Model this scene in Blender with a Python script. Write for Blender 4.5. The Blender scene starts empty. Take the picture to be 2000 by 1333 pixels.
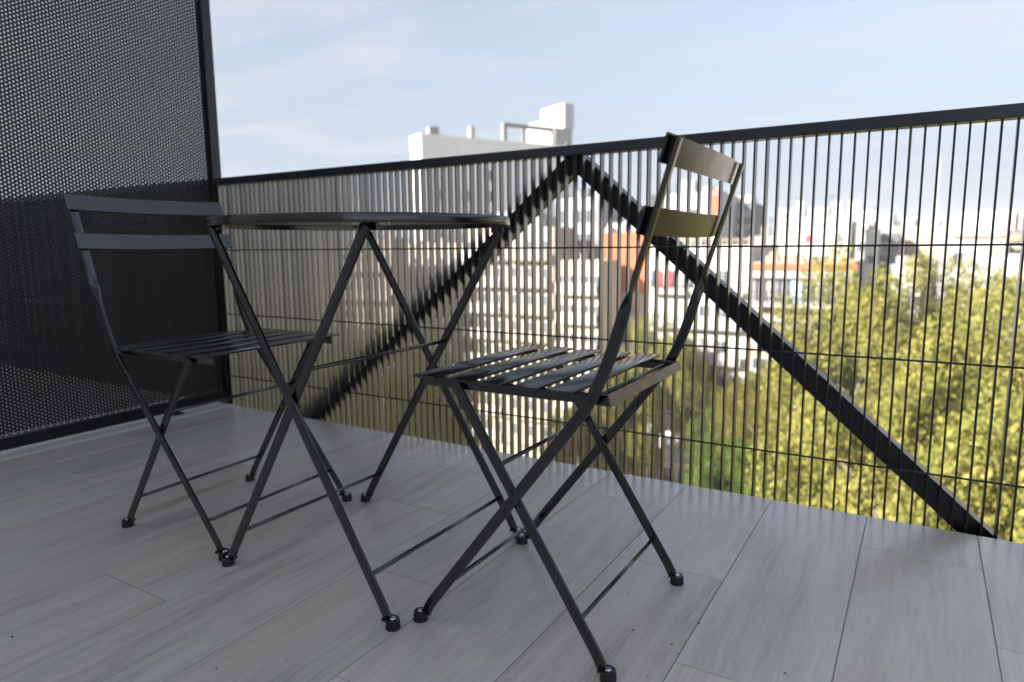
import bpy, bmesh, math, random
import numpy as np
from mathutils import Vector, Matrix

# ------------------------------------------------------------------ camera
scene = bpy.context.scene
COL = scene.collection
CAM = Vector((1.8788, -1.9000, 0.7017))
R_ = Vector((0.8556, 0.5175, -0.0097)); U_ = Vector((-0.0643, 0.1249, 0.9901)); W_ = Vector((-0.5136, 0.8465, -0.1402))
FPX = 1322.7
cd = bpy.data.cameras.new('camera'); cam = bpy.data.objects.new('camera', cd); COL.objects.link(cam)
U_ = (U_ - R_ * U_.dot(R_)).normalized(); R_.normalize(); W_ = -(R_.cross(U_)).normalized()
cam.matrix_world = Matrix(((R_.x, U_.x, -W_.x, CAM.x), (R_.y, U_.y, -W_.y, CAM.y), (R_.z, U_.z, -W_.z, CAM.z), (0, 0, 0, 1)))
cd.sensor_width = 36.0; cd.lens = 36.0 * FPX / 2000.0; cd.clip_start = 0.02; cd.clip_end = 3000
cd.dof.use_dof = True; cd.dof.focus_distance = 1.36; cd.dof.aperture_fstop = 2.8
scene.camera = cam

# ------------------------------------------------------------------ sky, sun, exposure
SUN_AZ_VEC = Vector((-0.47, -0.88))          # where the sun stands (behind the building, to the left)
SUN_EL = math.radians(25)
az = math.atan2(SUN_AZ_VEC.x, SUN_AZ_VEC.y)  # clockwise from +Y
world = bpy.data.worlds.new('World'); scene.world = world; world.use_nodes = True
nt = world.node_tree; nt.nodes.clear()
def N(t, typ, **kw):
    n = t.nodes.new(typ)
    for k, v in kw.items():
        setattr(n, k, v)
    return n
wo = N(nt, 'ShaderNodeOutputWorld'); bg = N(nt, 'ShaderNodeBackground')
sky = N(nt, 'ShaderNodeTexSky', sky_type='NISHITA', sun_disc=False, sun_elevation=SUN_EL, sun_rotation=az, altitude=50, air_density=1.0, dust_density=2.2, ozone_density=1.6)
geo = N(nt, 'ShaderNodeTexCoord'); sep = N(nt, 'ShaderNodeSeparateXYZ'); nt.links.new(geo.outputs['Generated'], sep.inputs[0])
zc = N(nt, 'ShaderNodeMath', operation='MAXIMUM'); zc.inputs[1].default_value = 0.06; nt.links.new(sep.outputs['Z'], zc.inputs[0])
dx = N(nt, 'ShaderNodeMath', operation='DIVIDE'); dy = N(nt, 'ShaderNodeMath', operation='DIVIDE')
nt.links.new(sep.outputs['X'], dx.inputs[0]); nt.links.new(zc.outputs[0], dx.inputs[1]); nt.links.new(sep.outputs['Y'], dy.inputs[0]); nt.links.new(zc.outputs[0], dy.inputs[1])
cmb = N(nt, 'ShaderNodeCombineXYZ'); nt.links.new(dx.outputs[0], cmb.inputs['X']); nt.links.new(dy.outputs[0], cmb.inputs['Y'])
mp = N(nt, 'ShaderNodeMapping'); mp.inputs['Rotation'].default_value = (0, 0, 0.5); mp.inputs['Scale'].default_value = (0.30, 0.55, 1); nt.links.new(cmb.outputs[0], mp.inputs['Vector'])
cn = N(nt, 'ShaderNodeTexNoise'); cn.inputs['Scale'].default_value = 1.7; cn.inputs['Detail'].default_value = 7; cn.inputs['Roughness'].default_value = 0.55; cn.inputs['Distortion'].default_value = 0.7
nt.links.new(mp.outputs[0], cn.inputs['Vector'])
cr = N(nt, 'ShaderNodeMapRange'); cr.inputs['From Min'].default_value = 0.47; cr.inputs['From Max'].default_value = 0.74; cr.inputs['To Min'].default_value = 0.0; cr.inputs['To Max'].default_value = 0.60; nt.links.new(cn.outputs['Fac'], cr.inputs['Value'])
# thick pale city haze towards the horizon, the same all round
hz = N(nt, 'ShaderNodeHueSaturation'); hz.inputs['Saturation'].default_value = 0.66; nt.links.new(sky.outputs[0], hz.inputs['Color'])
hzr = N(nt, 'ShaderNodeMapRange', interpolation_type='SMOOTHSTEP'); hzr.inputs['From Min'].default_value = -0.02; hzr.inputs['From Max'].default_value = 0.55; hzr.inputs['To Min'].default_value = 0.95; hzr.inputs['To Max'].default_value = 0.0; nt.links.new(sep.outputs['Z'], hzr.inputs['Value'])
hmix = N(nt, 'ShaderNodeMixRGB'); hmix.inputs['Color2'].default_value = (2.08, 2.42, 2.98, 1); nt.links.new(hzr.outputs[0], hmix.inputs['Fac']); nt.links.new(hz.outputs[0], hmix.inputs['Color1'])
mx = N(nt, 'ShaderNodeMixRGB', blend_type='LIGHTEN'); mx.inputs['Color2'].default_value = (3.3, 3.35, 3.45, 1); nt.links.new(cr.outputs[0], mx.inputs['Fac']); nt.links.new(hmix.outputs[0], mx.inputs['Color1'])
nt.links.new(mx.outputs[0], bg.inputs['Color']); bg.inputs['Strength'].default_value = 0.055
nt.links.new(bg.outputs[0], wo.inputs['Surface'])

sd = bpy.data.lights.new('sun', 'SUN'); sd.energy = 4.0; sd.angle = math.radians(0.5); sd.color = (1.0, 0.94, 0.85)
sun = bpy.data.objects.new('sun', sd); COL.objects.link(sun)
hv = SUN_AZ_VEC.normalized(); sv = Vector((hv.x * math.cos(SUN_EL), hv.y * math.cos(SUN_EL), math.sin(SUN_EL)))
sun.rotation_euler = sv.to_track_quat('Z', 'Y').to_euler(); sun.location = (0, -20, 40)
scene.view_settings.view_transform = 'Standard'; scene.view_settings.look = 'None'
scene.view_settings.gamma = 1.0; scene.view_settings.use_curve_mapping = False
scene.view_settings.exposure = 2.14
scene.render.resolution_x = 1024; scene.render.resolution_y = 682
scene.cycles.max_bounces = 5; scene.cycles.diffuse_bounces = 3; scene.cycles.glossy_bounces = 3; scene.cycles.volume_bounces = 0

random.seed(7); rng = np.random.default_rng(7)

# ------------------------------------------------------------------ helpers
def tag(o, label=None, cat=None, group=None, kind=None):
    if label: o['label'] = label
    if cat: o['category'] = cat
    if group: o['group'] = group
    if kind: o['kind'] = kind
    return o
def empty(name, loc=(0, 0, 0), rz=0.0):
    o = bpy.data.objects.new(name, None); o.empty_display_size = 0.1
    COL.objects.link(o); o.location = loc; o.rotation_euler = (0, 0, rz); return o
def link(name, me, mat=None, parent=None, loc=None, rot=None, scale=None):
    o = bpy.data.objects.new(name, me); COL.objects.link(o)
    if mat and not me.materials: me.materials.append(mat)
    if parent: o.parent = parent
    if loc is not None: o.location = loc
    if rot is not None: o.rotation_euler = rot
    if scale is not None: o.scale = scale
    return o
def mesh_of(bm, name, smooth=False):
    me = bpy.data.meshes.new(name); bm.normal_update(); bm.to_mesh(me); bm.free()
    if smooth:
        me.shade_smooth()
    return me
def box_bm(bm, lo, hi, bevel=0.0, seg=1):
    r = bmesh.ops.create_cube(bm, size=1.0); vs = r['verts']
    for v in vs:
        v.co = Vector([lo[i] + (v.co[i] + 0.5) * (hi[i] - lo[i]) for i in range(3)])
    if bevel > 0:
        es = list({e for v in vs for e in v.link_edges})
        bmesh.ops.bevel(bm, geom=es, offset=bevel, segments=seg, affect='EDGES', profile=0.5)
def box_mesh(lo, hi, bevel=0.0, seg=1, name='box'):
    bm = bmesh.new(); box_bm(bm, lo, hi, bevel, seg); return mesh_of(bm, name)
def cyl_bm(bm, a, b, r, seg=10, r2=None, caps=True):
    a, b = Vector(a), Vector(b); d = b - a; L = d.length
    q = Vector((0, 0, 1)).rotation_difference(d.normalized()).to_matrix().to_4x4()
    bmesh.ops.create_cone(bm, cap_ends=caps, segments=seg, radius1=r, radius2=r if r2 is None else r2, depth=L, matrix=Matrix.Translation((a + b) / 2) @ q)
def rod(name, a, b, r, mat, parent, seg=10):
    bm = bmesh.new(); cyl_bm(bm, a, b, r, seg); me = mesh_of(bm, name, True); return link(name, me, mat, parent)
def sweep_bm(bm, pts, wn, wy, twist=None, bev=0.0022):
    """flat bar: pts list of (x,y,z); section wn across (in the plane of the path) by wy sideways"""
    P = [Vector(p) for p in pts]; n = len(P); rings = []
    for i in range(n):
        T = (P[min(i + 1, n - 1)] - P[max(i - 1, 0)]).normalized()
        Y = Vector((0, 1, 0)); Y = (Y - T * Y.dot(T)).normalized(); Nn = T.cross(Y)
        tw = twist[i] if twist else 0.0
        A = Nn * math.cos(tw) + Y * math.sin(tw); B = -Nn * math.sin(tw) + Y * math.cos(tw)
        # keep the true bar width on mitred corners
        a, b = wn / 2, wy / 2; c = min(bev, b * 0.9)
        sec = [(a - c, b), (a - c * .3, b - c * .3), (a, b - c), (a, -b + c), (a - c * .3, -b + c * .3), (a - c, -b), (-a + c, -b), (-a + c * .3, -b + c * .3), (-a, -b + c), (-a, b - c), (-a + c * .3, b - c * .3), (-a + c, b)]
        rings.append([bm.verts.new(P[i] + A * u + B * v) for u, v in sec])
    m = len(rings[0])
    for i in range(n - 1):
        for j in range(m):
            bm.faces.new((rings[i][j], rings[i][(j + 1) % m], rings[i + 1][(j + 1) % m], rings[i + 1][j]))
    bm.faces.new(list(reversed(rings[0]))); bm.faces.new(rings[-1])
    bmesh.ops.recalc_face_normals(bm, faces=bm.faces)
def auto_smooth(me, deg=40):
    me.shade_smooth()
    try: me.set_sharp_from_angle(angle=math.radians(deg))
    except Exception: pass
    return me
def copy_tree(o, parent=None):
    c = o.copy(); COL.objects.link(c)
    if parent is not None: c.parent = parent
    for ch in list(o.children):
        copy_tree(ch, c)
    return c
def pix(px, py, D):
    """world point seen at photo pixel (2000 wide) at horizontal distance D from the camera"""
    d = W_ + R_ * ((px - 1000.0) / FPX) + U_ * ((666.5 - py) / FPX)
    return CAM + d * (D / math.hypot(d.x, d.y))

# ------------------------------------------------------------------ materials
def mat_new(name):
    m = bpy.data.materials.new(name); m.use_nodes = True; t = m.node_tree
    return m, t, t.nodes['Principled BSDF']
def noise_mat(name, c1, c2, scale, rough=0.6, spec=0.5, detail=4, stretch=(1, 1, 1), bump=0.0, bscale=None, metallic=0.0, rvar=0.0, objcoord=True):
    m, t, b = mat_new(name)
    tc = N(t, 'ShaderNodeTexCoord'); mpn = N(t, 'ShaderNodeMapping'); mpn.inputs['Scale'].default_value = stretch
    t.links.new(tc.outputs['Object' if objcoord else 'Generated'], mpn.inputs['Vector'])
    nz = N(t, 'ShaderNodeTexNoise'); nz.inputs['Scale'].default_value = scale; nz.inputs['Detail'].default_value = detail
    t.links.new(mpn.outputs[0], nz.inputs['Vector'])
    rp = N(t, 'ShaderNodeValToRGB'); rp.color_ramp.elements[0].position = 0.3; rp.color_ramp.elements[1].position = 0.7
    rp.color_ramp.elements[0].color = (*c1, 1); rp.color_ramp.elements[1].color = (*c2, 1)
    t.links.new(nz.outputs['Fac'], rp.inputs[0]); t.links.new(rp.outputs[0], b.inputs['Base Color'])
    b.inputs['Roughness'].default_value = rough; b.inputs['Specular IOR Level'].default_value = spec; b.inputs['Metallic'].default_value = metallic
    if rvar:
        mr = N(t, 'ShaderNodeMapRange'); mr.inputs['To Min'].default_value = rough - rvar; mr.inputs['To Max'].default_value = rough + rvar
        t.links.new(nz.outputs['Fac'], mr.inputs['Value']); t.links.new(mr.outputs[0], b.inputs['Roughness'])
    if bump:
        n2 = N(t, 'ShaderNodeTexNoise'); n2.inputs['Scale'].default_value = bscale or scale * 4; t.links.new(mpn.outputs[0], n2.inputs['Vector'])
        bp = N(t, 'ShaderNodeBump'); bp.inputs['Strength'].default_value = bump; bp.inputs['Distance'].default_value = 0.002
        t.links.new(n2.outputs['Fac'], bp.inputs['Height']); t.links.new(bp.outputs[0], b.inputs['Normal'])
    return m
M = {}
M['paint'] = noise_mat('black_powder_coat', (0.0018, 0.0020, 0.0028), (0.0034, 0.0036, 0.0048), 35, rough=0.19, rvar=0.04, spec=1.0)
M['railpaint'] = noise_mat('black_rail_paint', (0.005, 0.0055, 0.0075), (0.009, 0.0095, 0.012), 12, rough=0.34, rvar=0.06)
M['toprail'] = noise_mat('black_rail_sky_tint', (0.014, 0.017, 0.027), (0.020, 0.024, 0.036), 14, rough=0.30, rvar=0.05, spec=0.6)  # top rail: blue of the mirrored sky mixed into the base colour
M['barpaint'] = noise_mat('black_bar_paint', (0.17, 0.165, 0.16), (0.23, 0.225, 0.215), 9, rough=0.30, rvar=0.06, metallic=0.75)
M['screen'] = noise_mat('dark_screen_paint', (0.0025, 0.003, 0.0045), (0.0045, 0.005, 0.007), 8, rough=0.34, rvar=0.05)
M['rubber'] = noise_mat('black_rubber', (0.010, 0.010, 0.011), (0.016, 0.016, 0.017), 60, rough=0.6)
M['screw'] = noise_mat('zinc_screw', (0.55, 0.56, 0.58), (0.7, 0.7, 0.72), 80, rough=0.25, metallic=1.0)
M['grout'] = noise_mat('grey_grout', (0.33, 0.315, 0.29), (0.44, 0.42, 0.39), 20, rough=0.8)
M['stone'] = noise_mat('pale_threshold_stone', (0.66, 0.64, 0.60), (0.76, 0.74, 0.70), 6, rough=0.35, stretch=(4, 1, 1))
M['plaster'] = noise_mat('grey_cladding', (0.56, 0.545, 0.52), (0.64, 0.625, 0.60), 3, rough=0.8, bump=0.2)  # for the unseen wall, kept pale to bounce light onto the floor
M['concrete'] = noise_mat('concrete', (0.34, 0.33, 0.31), (0.44, 0.43, 0.41), 2, rough=0.85)

def tile_mat():
    m, t, b = mat_new('wood_look_tile')
    tc = N(t, 'ShaderNodeTexCoord'); oi = N(t, 'ShaderNodeObjectInfo')
    off = N(t, 'ShaderNodeVectorMath', operation='SCALE'); off.inputs[0].default_value = (37.0, 91.0, 13.0)
    t.links.new(oi.outputs['Random'], off.inputs['Scale'])
    ad = N(t, 'ShaderNodeVectorMath', operation='ADD'); t.links.new(tc.outputs['Object'], ad.inputs[0]); t.links.new(off.outputs[0], ad.inputs[1])
    # slow wander of the grain, as in sawn oak
    wn = N(t, 'ShaderNodeTexNoise'); wn.inputs['Scale'].default_value = 2.4; wn.inputs['Detail'].default_value = 2; t.links.new(ad.outputs[0], wn.inputs['Vector'])
    wv = N(t, 'ShaderNodeVectorMath', operation='SCALE'); wv.inputs['Scale'].default_value = 0.055; t.links.new(wn.outputs['Color'], wv.inputs[0])
    ad2 = N(t, 'ShaderNodeVectorMath', operation='ADD'); t.links.new(ad.outputs[0], ad2.inputs[0]); t.links.new(wv.outputs[0], ad2.inputs[1])
    m1 = N(t, 'ShaderNodeMapping'); m1.inputs['Scale'].default_value = (1, 0.06, 1); t.links.new(ad2.outputs[0], m1.inputs['Vector'])
    n1 = N(t, 'ShaderNodeTexNoise'); n1.inputs['Scale'].default_value = 34; n1.inputs['Detail'].default_value = 6; n1.inputs['Roughness'].default_value = 0.6; t.links.new(m1.outputs[0], n1.inputs['Vector'])
    n2 = N(t, 'ShaderNodeTexNoise'); n2.inputs['Scale'].default_value = 210; n2.inputs['Detail'].default_value = 3; t.links.new(m1.outputs[0], n2.inputs['Vector'])
    m3 = N(t, 'ShaderNodeMapping'); m3.inputs['Scale'].default_value = (1, 0.3, 1); t.links.new(ad.outputs[0], m3.inputs['Vector'])
    n3 = N(t, 'ShaderNodeTexNoise'); n3.inputs['Scale'].default_value = 7; n3.inputs['Detail'].default_value = 3; t.links.new(m3.outputs[0], n3.inputs['Vector'])
    # cathedral figure
    wav = N(t, 'ShaderNodeTexWave', wave_type='RINGS', rings_direction='X'); wav.inputs['Scale'].default_value = 5.5; wav.inputs['Distortion'].default_value = 7; wav.inputs['Detail'].default_value = 3; wav.inputs['Detail Scale'].default_value = 1.2
    t.links.new(m1.outputs[0], wav.inputs['Vector'])
    def mul(a, k):
        q = N(t, 'ShaderNodeMath', operation='MULTIPLY'); t.links.new(a, q.inputs[0]); q.inputs[1].default_value = k; return q.outputs[0]
    def add(a, c):
        q = N(t, 'ShaderNodeMath', operation='ADD'); t.links.new(a, q.inputs[0]); t.links.new(c, q.inputs[1]); return q.outputs[0]
    fac = add(add(mul(n1.outputs['Fac'], 0.55), mul(n2.outputs['Fac'], 0.34)), add(mul(n3.outputs['Fac'], 0.24), mul(wav.outputs['Fac'], 0.12)))
    rp = N(t, 'ShaderNodeValToRGB'); e = rp.color_ramp.elements
    e[0].position = 0.36; e[0].color = (0.38, 0.335, 0.283, 1); e[1].position = 0.76; e[1].color = (0.78, 0.705, 0.62, 1)
    k = e.new(0.56); k.color = (0.64, 0.575, 0.50, 1)
    t.links.new(fac, rp.inputs[0])
    hs = N(t, 'ShaderNodeHueSaturation'); hs.inputs['Saturation'].default_value = 0.95
    vr = N(t, 'ShaderNodeMapRange'); vr.inputs['To Min'].default_value = 0.91; vr.inputs['To Max'].default_value = 1.08; t.links.new(oi.outputs['Random'], vr.inputs['Value']); t.links.new(vr.outputs[0], hs.inputs['Value'])
    n4 = N(t, 'ShaderNodeTexNoise'); n4.inputs['Scale'].default_value = 3.0; n4.inputs['Detail'].default_value = 2; t.links.new(m3.outputs[0], n4.inputs['Vector'])
    tr_ = N(t, 'ShaderNodeValToRGB'); tr_.color_ramp.elements[0].position = .35; tr_.color_ramp.elements[1].position = .65; tr_.color_ramp.elements[0].color = (1.04, .99, .93, 1); tr_.color_ramp.elements[1].color = (.97, 1.0, 1.04, 1); t.links.new(n4.outputs['Fac'], tr_.inputs[0])
    mm = N(t, 'ShaderNodeMixRGB', blend_type='MULTIPLY'); mm.inputs['Fac'].default_value = 1.0; t.links.new(rp.outputs[0], mm.inputs['Color1']); t.links.new(tr_.outputs[0], mm.inputs['Color2'])
    t.links.new(mm.outputs[0], hs.inputs['Color']); t.links.new(hs.outputs[0], b.inputs['Base Color'])
    rr = N(t, 'ShaderNodeMapRange'); rr.inputs['To Min'].default_value = 0.30; rr.inputs['To Max'].default_value = 0.46; t.links.new(n1.outputs['Fac'], rr.inputs['Value']); t.links.new(rr.outputs[0], b.inputs['Roughness'])
    bp = N(t, 'ShaderNodeBump'); bp.inputs['Strength'].default_value = 0.12; bp.inputs['Distance'].default_value = 0.0015; t.links.new(add(mul(n1.outputs['Fac'], 0.6), mul(n2.outputs['Fac'], 0.5)), bp.inputs['Height']); t.links.new(bp.outputs[0], b.inputs['Normal'])
    b.inputs['Specular IOR Level'].default_value = 0.5; b.inputs['Coat Weight'].default_value = 0.9; b.inputs['Coat Roughness'].default_value = 0.24
    return m
M['tile'] = tile_mat()

# ------------------------------------------------------------------ the balcony: floor, wall, ceiling
GZ = -24.0
SEAM, PW, PL = 1.3252, 0.2347, 0.9645
X0F, X1F, Y0F = -4.0, 3.7, -3.60
floor = link('floor', box_mesh((X0F, Y0F, -0.22), (X1F, -0.002, -0.0022), name='floor'), M['grout']); tag(floor, 'balcony floor of grey wood-look plank tiles', kind='structure')
plank_cache = {}
def plank(x0, x1, y0, y1):
    g = 0.0009
    w, l = round(x1 - x0 - 2 * g, 4), round(y1 - y0 - 2 * g, 4)
    if (w, l) not in plank_cache:
        me = box_mesh((-w / 2, -l / 2, -0.0020), (w / 2, l / 2, 0.0), 0.0007, 1, 'plank'); me.materials.append(M['tile']); plank_cache[(w, l)] = me
    o = link('plank', plank_cache[(w, l)], None, floor, ((x0 + x1) / 2, (y0 + y1) / 2, 0.0 + random.uniform(-0.0002, 0.0002)))
    return o
JOINT = {0: -0.530, 1: -0.853, 2: -0.207}
k = math.floor((X0F - SEAM) / PW)
while SEAM + k * PW < X1F:
    xa, xb = max(SEAM + k * PW, X0F), min(SEAM + (k + 1) * PW, X1F)
    if xb < -0.865 or xa > -0.735 or True:
        segs = []
        if xa < -0.74 and xb > -0.862:      # cut round the threshold
            if xa < -0.864: segs.append((xa, -0.862))
            if xb > -0.740: segs.append((-0.738, xb))
        else: segs.append((xa, xb))
        for (sa, sb) in segs:
            if sb - sa < 0.01: continue
            j = JOINT[k % 3]; y = -0.001
            while y > Y0F:
                nj = j if j < y - 0.001 else None
                while nj is None:
                    j -= PL; nj = j if j < y - 0.001 else None
                yn = max(nj, Y0F); plank(sa, sb, yn, y); y = yn; j -= PL
    k += 1
thr = link('threshold', box_mesh((-0.860, Y0F, -0.0020), (-0.740, -0.004, 0.003), 0.001), M['stone']); tag(thr, 'pale stone threshold strip under the perforated screen', kind='structure')
wall = link('wall', box_mesh((-9, -3.95, GZ), (2.4, -3.61, 3.75)), M['plaster']); tag(wall, 'unseen facade wall at the back of the balcony, sized to shade it', kind='structure')  # unseen; height and length shaped to block sun yet let in sky light

# ------------------------------------------------------------------ railing
PITCH = 0.02955; XB0 = 2.0378
def build_railing(xa, xb, label, name, individual=True, wires=True):
    r = empty(name, ((xa + xb) / 2, 0.02, 0.0)); tag(r, label, 'railing'); ox = (xa + xb) / 2
    def pl(o): o.location = o.location - r.location; return o
    pl(link('top_rail', box_mesh((xa, -0.001, 0.970), (xb, 0.044, 1.0), 0.0025, 2), M['toprail'], r))
    kmin, kmax = math.ceil((xa + 0.006 - XB0) / PITCH), math.floor((xb - 0.006 - XB0) / PITCH)
    if individual:
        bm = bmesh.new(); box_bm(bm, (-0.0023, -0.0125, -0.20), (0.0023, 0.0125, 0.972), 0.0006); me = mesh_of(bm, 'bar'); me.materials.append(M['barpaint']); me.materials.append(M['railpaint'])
        for p_ in me.polygons:  # front and back edges near-black: their dim reflections are put into the colour
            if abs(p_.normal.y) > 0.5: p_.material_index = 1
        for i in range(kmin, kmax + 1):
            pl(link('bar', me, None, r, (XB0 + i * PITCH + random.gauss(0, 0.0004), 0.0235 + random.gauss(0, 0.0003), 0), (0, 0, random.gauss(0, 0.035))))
    else:
        bm = bmesh.new()
        for i in range(kmin, kmax + 1):
            x = XB0 + i * PITCH; box_bm(bm, (x - 0.0023, 0.011, -0.20), (x + 0.0023, 0.032, 0.972))
        o = pl(link('bars', mesh_of(bm, 'bars'), M['railpaint'], r)); tag(o, kind='stuff')
    for z in (0.692, 0.4118, 0.1320):
        bm = bmesh.new(); cyl_bm(bm, (xa, 0.0090, z), (xb, 0.0090, z), 0.0026, 8)
        if individual:      # little weld beads where rod and bars meet
            for i in range(kmin, kmax + 1):
                if random.random() < 0.75:
                    s = random.uniform(0.0016, 0.0026); x = XB0 + i * PITCH
                    bmesh.ops.create_icosphere(bm, subdivisions=1, radius=s, matrix=Matrix.Translation((x + random.uniform(-.002, .002), 0.0088, z + random.uniform(-.0014, .0014))))
        pl(link('horizontal_rod', mesh_of(bm, 'horizontal_rod', True), M['railpaint'], r))
    return r
rail = build_railing(-0.776, 3.6, 'black metal balcony railing of thin upright bars with diagonal braces', 'railing')
railN = build_railing(-4.0, -0.826, 'neighbouring railing seen only through the perforated screen', 'railing', individual=False)
def brace(ax, az_, bx, bz):
    a = Vector((ax, 0, az_)); b = Vector((bx, 0, bz)); d = (b - a).normalized(); n = Vector((-d.z, 0, d.x)) * 0.027
    bm = bmesh.new(); vs = []
    for y in (0.038, 0.090):
        vs.append([bm.verts.new(p + Vector((0, y, 0))) for p in (a + n, a - n, b - n, b + n)])
    f0, f1 = vs
    bm.faces.new(f0); bm.faces.new(f1[::-1])
    for i in range(4): bm.faces.new((f0[i], f1[i], f1[(i + 1) % 4], f0[(i + 1) % 4]))
    bmesh.ops.recalc_face_normals(bm, faces=bm.faces)
    bmesh.ops.bevel(bm, geom=list(bm.edges), offset=0.003, segments=2, affect='EDGES')
    o = link('diagonal_brace', mesh_of(bm, 'diagonal_brace'), M['railpaint'], rail); o.location = -rail.location; return o
sr = (0.343 - 0.825) / (1.667 - 1.126)
def zr(x): return 0.343 + (x - 1.667) * sr - 0.034
brace(0.925, zr(0.925), 2.30, zr(2.30))
brace(0.915, 0.945, -0.60, 0.945 - 1.515 * 0.835)
# thin stub below the apex, behind the bars
bm = bmesh.new(); box_bm(bm, (0.895, 0.0445, 0.93), (0.945, 0.088, 1.0 - 0.004), 0.002)
o = link('brace_plate', mesh_of(bm, 'brace_plate'), M['railpaint'], rail); o.location = -rail.location
# slab edge under the railing carries the brace feet
link('floor_edge_channel', box_mesh((X0F, 0.036, -0.36), (X1F, 0.10, -0.20), 0.003), M['railpaint'], floor)

# ------------------------------------------------------------------ perforated screen
SX = -0.80
scr = empty('perforated_screen', (SX, -0.9, 0.0)); tag(scr, 'tall dark perforated metal privacy screen standing at the left end of the balcony', 'screen')
def pl(o): o.location = o.location - Vector((SX, -0.9, 0)); return o
YS, ZS0, ZS1 = -1.75, 0.020, 2.30
pl(link('end_post', box_mesh((SX - 0.022, -0.001, -0.15), (SX + 0.022, 0.042, ZS1), 0.002, 2), M['screen'], scr)); 
pl(link('bottom_rail', box_mesh((SX - 0.018, YS, ZS0), (SX + 0.018, -0.0015, ZS0 + 0.042), 0.002, 2), M['screen'], scr))
pl(link('top_rail', box_mesh((SX - 0.018, YS, ZS1 - 0.04), (SX + 0.018, -0.0015, ZS1), 0.002, 2), M['screen'], scr))
pl(link('end_post', box_mesh((SX - 0.022, YS - 0.042, 0.0), (SX + 0.022, YS - 0.001, ZS1), 0.002, 2), M['screen'], scr))
for y in (-0.235, -1.35):
    bm = bmesh.new(); cyl_bm(bm, (SX, y, 0.006), (SX, y, 0.024), 0.010, 12); cyl_bm(bm, (SX, y, 0.0025), (SX, y, 0.009), 0.028, 20, 0.022)
    pl(link('levelling_foot', mesh_of(bm, 'levelling_foot'), M['rubber'], scr))
pit = 0.0135; rh = 0.0030; th = 0.0016
ny = int((0 - YS - 0.012) / (pit * 0.866)); nz = int((ZS1 - ZS0 - 0.09) / pit)
iy, iz = np.meshgrid(np.arange(ny), np.arange(nz), indexing='ij')
cy = YS + 0.010 + iy.ravel() * pit * 0.866; cz = ZS0 + 0.052 + (iz.ravel() + 0.5 * (iy.ravel() % 2)) * pit
nc = cy.size; ro = pit / math.sqrt(3)
a6 = np.arange(6) * math.pi / 3                     # hexagon with flat sides up/down: columns along y, pitch in z
oy, oz = np.cos(a6) * ro, np.sin(a6) * ro; hy, hz = np.cos(a6) * rh, np.sin(a6) * rh
V = np.zeros((nc, 18, 3), np.float32)
V[:, 0:6, 1] = cy[:, None] + oy; V[:, 0:6, 2] = cz[:, None] + oz; V[:, 0:6, 0] = SX + 0.0008
V[:, 6:12, 1] = cy[:, None] + hy; V[:, 6:12, 2] = cz[:, None] + hz; V[:, 6:12, 0] = SX + 0.0008
V[:, 12:18] = V[:, 6:12]; V[:, 12:18, 0] = SX + 0.0008 - th
q = []
for i in range(6):
    j = (i + 1) % 6; q.append((i, j, 6 + j, 6 + i)); q.append((6 + i, 6 + j, 12 + j, 12 + i))
F = (np.array(q)[None] + (np.arange(nc) * 18)[:, None, None]).reshape(-1, 4)
me = bpy.data.meshes.new('perforated_sheet'); me.vertices.add(nc * 18); me.vertices.foreach_set('co', V.ravel())
me.loops.add(F.size); me.loops.foreach_set('vertex_index', F.ravel().astype(np.int32)); me.polygons.add(len(F)); me.polygons.foreach_set('loop_start', np.arange(0, F.size, 4, dtype=np.int32)); me.update(calc_edges=True)
o = link('perforated_sheet', me, M['screen'], scr); pl(o)
# plain margins of the sheet beside the frame
ylast = cy.max() + pit * 0.5
pl(link('sheet_margin', box_mesh((SX - 0.0006, ylast + 0.001, ZS0 + 0.043), (SX + 0.0006, -0.0016, ZS1 - 0.041)), M['screen'], scr))

# ------------------------------------------------------------------ folding chair
def foot_set(root, x, y, s, legmat):
    """rubber foot with screw; s = +1 tab points to +x"""
    bm = bmesh.new(); cyl_bm(bm, (x, y, 0.0), (x, y, 0.0150), 0.0138, 24, 0.0130); bmesh.ops.recalc_face_normals(bm, faces=bm.faces)
    me = mesh_of(bm, 'rubber_foot'); auto_smooth(me); f = link('rubber_foot', me, M['rubber'], root)
    bm = bmesh.new(); cyl_bm(bm, (x, y, 0.0188), (x, y, 0.0214), 0.0058, 14, 0.0040)
    me = mesh_of(bm, 'screw'); auto_smooth(me); link('screw', me, M['screw'], f)
def smooth_path(pts, rad, n=5):
    """round the corners of a polyline"""
    P = [Vector(p) for p in pts]; out = [P[0]]
    for i in range(1, len(P) - 1):
        a, b, c = P[i - 1], P[i], P[i + 1]; r = min(rad[i] if isinstance(rad, (list, tuple)) else rad, (a - b).length * .45, (c - b).length * .45)
        p, q_ = b + (a - b).normalized() * r, b + (c - b).normalized() * r
        for k_ in range(n + 1):
            t_ = k_ / n; out.append((p * (1 - t_) + b * t_) * (1 - t_) + (b * (1 - t_) + q_ * t_) * t_)
    out.append(P[-1]); return out
def resample(P, step):
    out = [P[0]]
    for a, b in zip(P[:-1], P[1:]):
        n = max(1, int((b - a).length / step))
        for i in range(1, n + 1): out.append(a.lerp(b, i / n))
    return out
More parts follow.
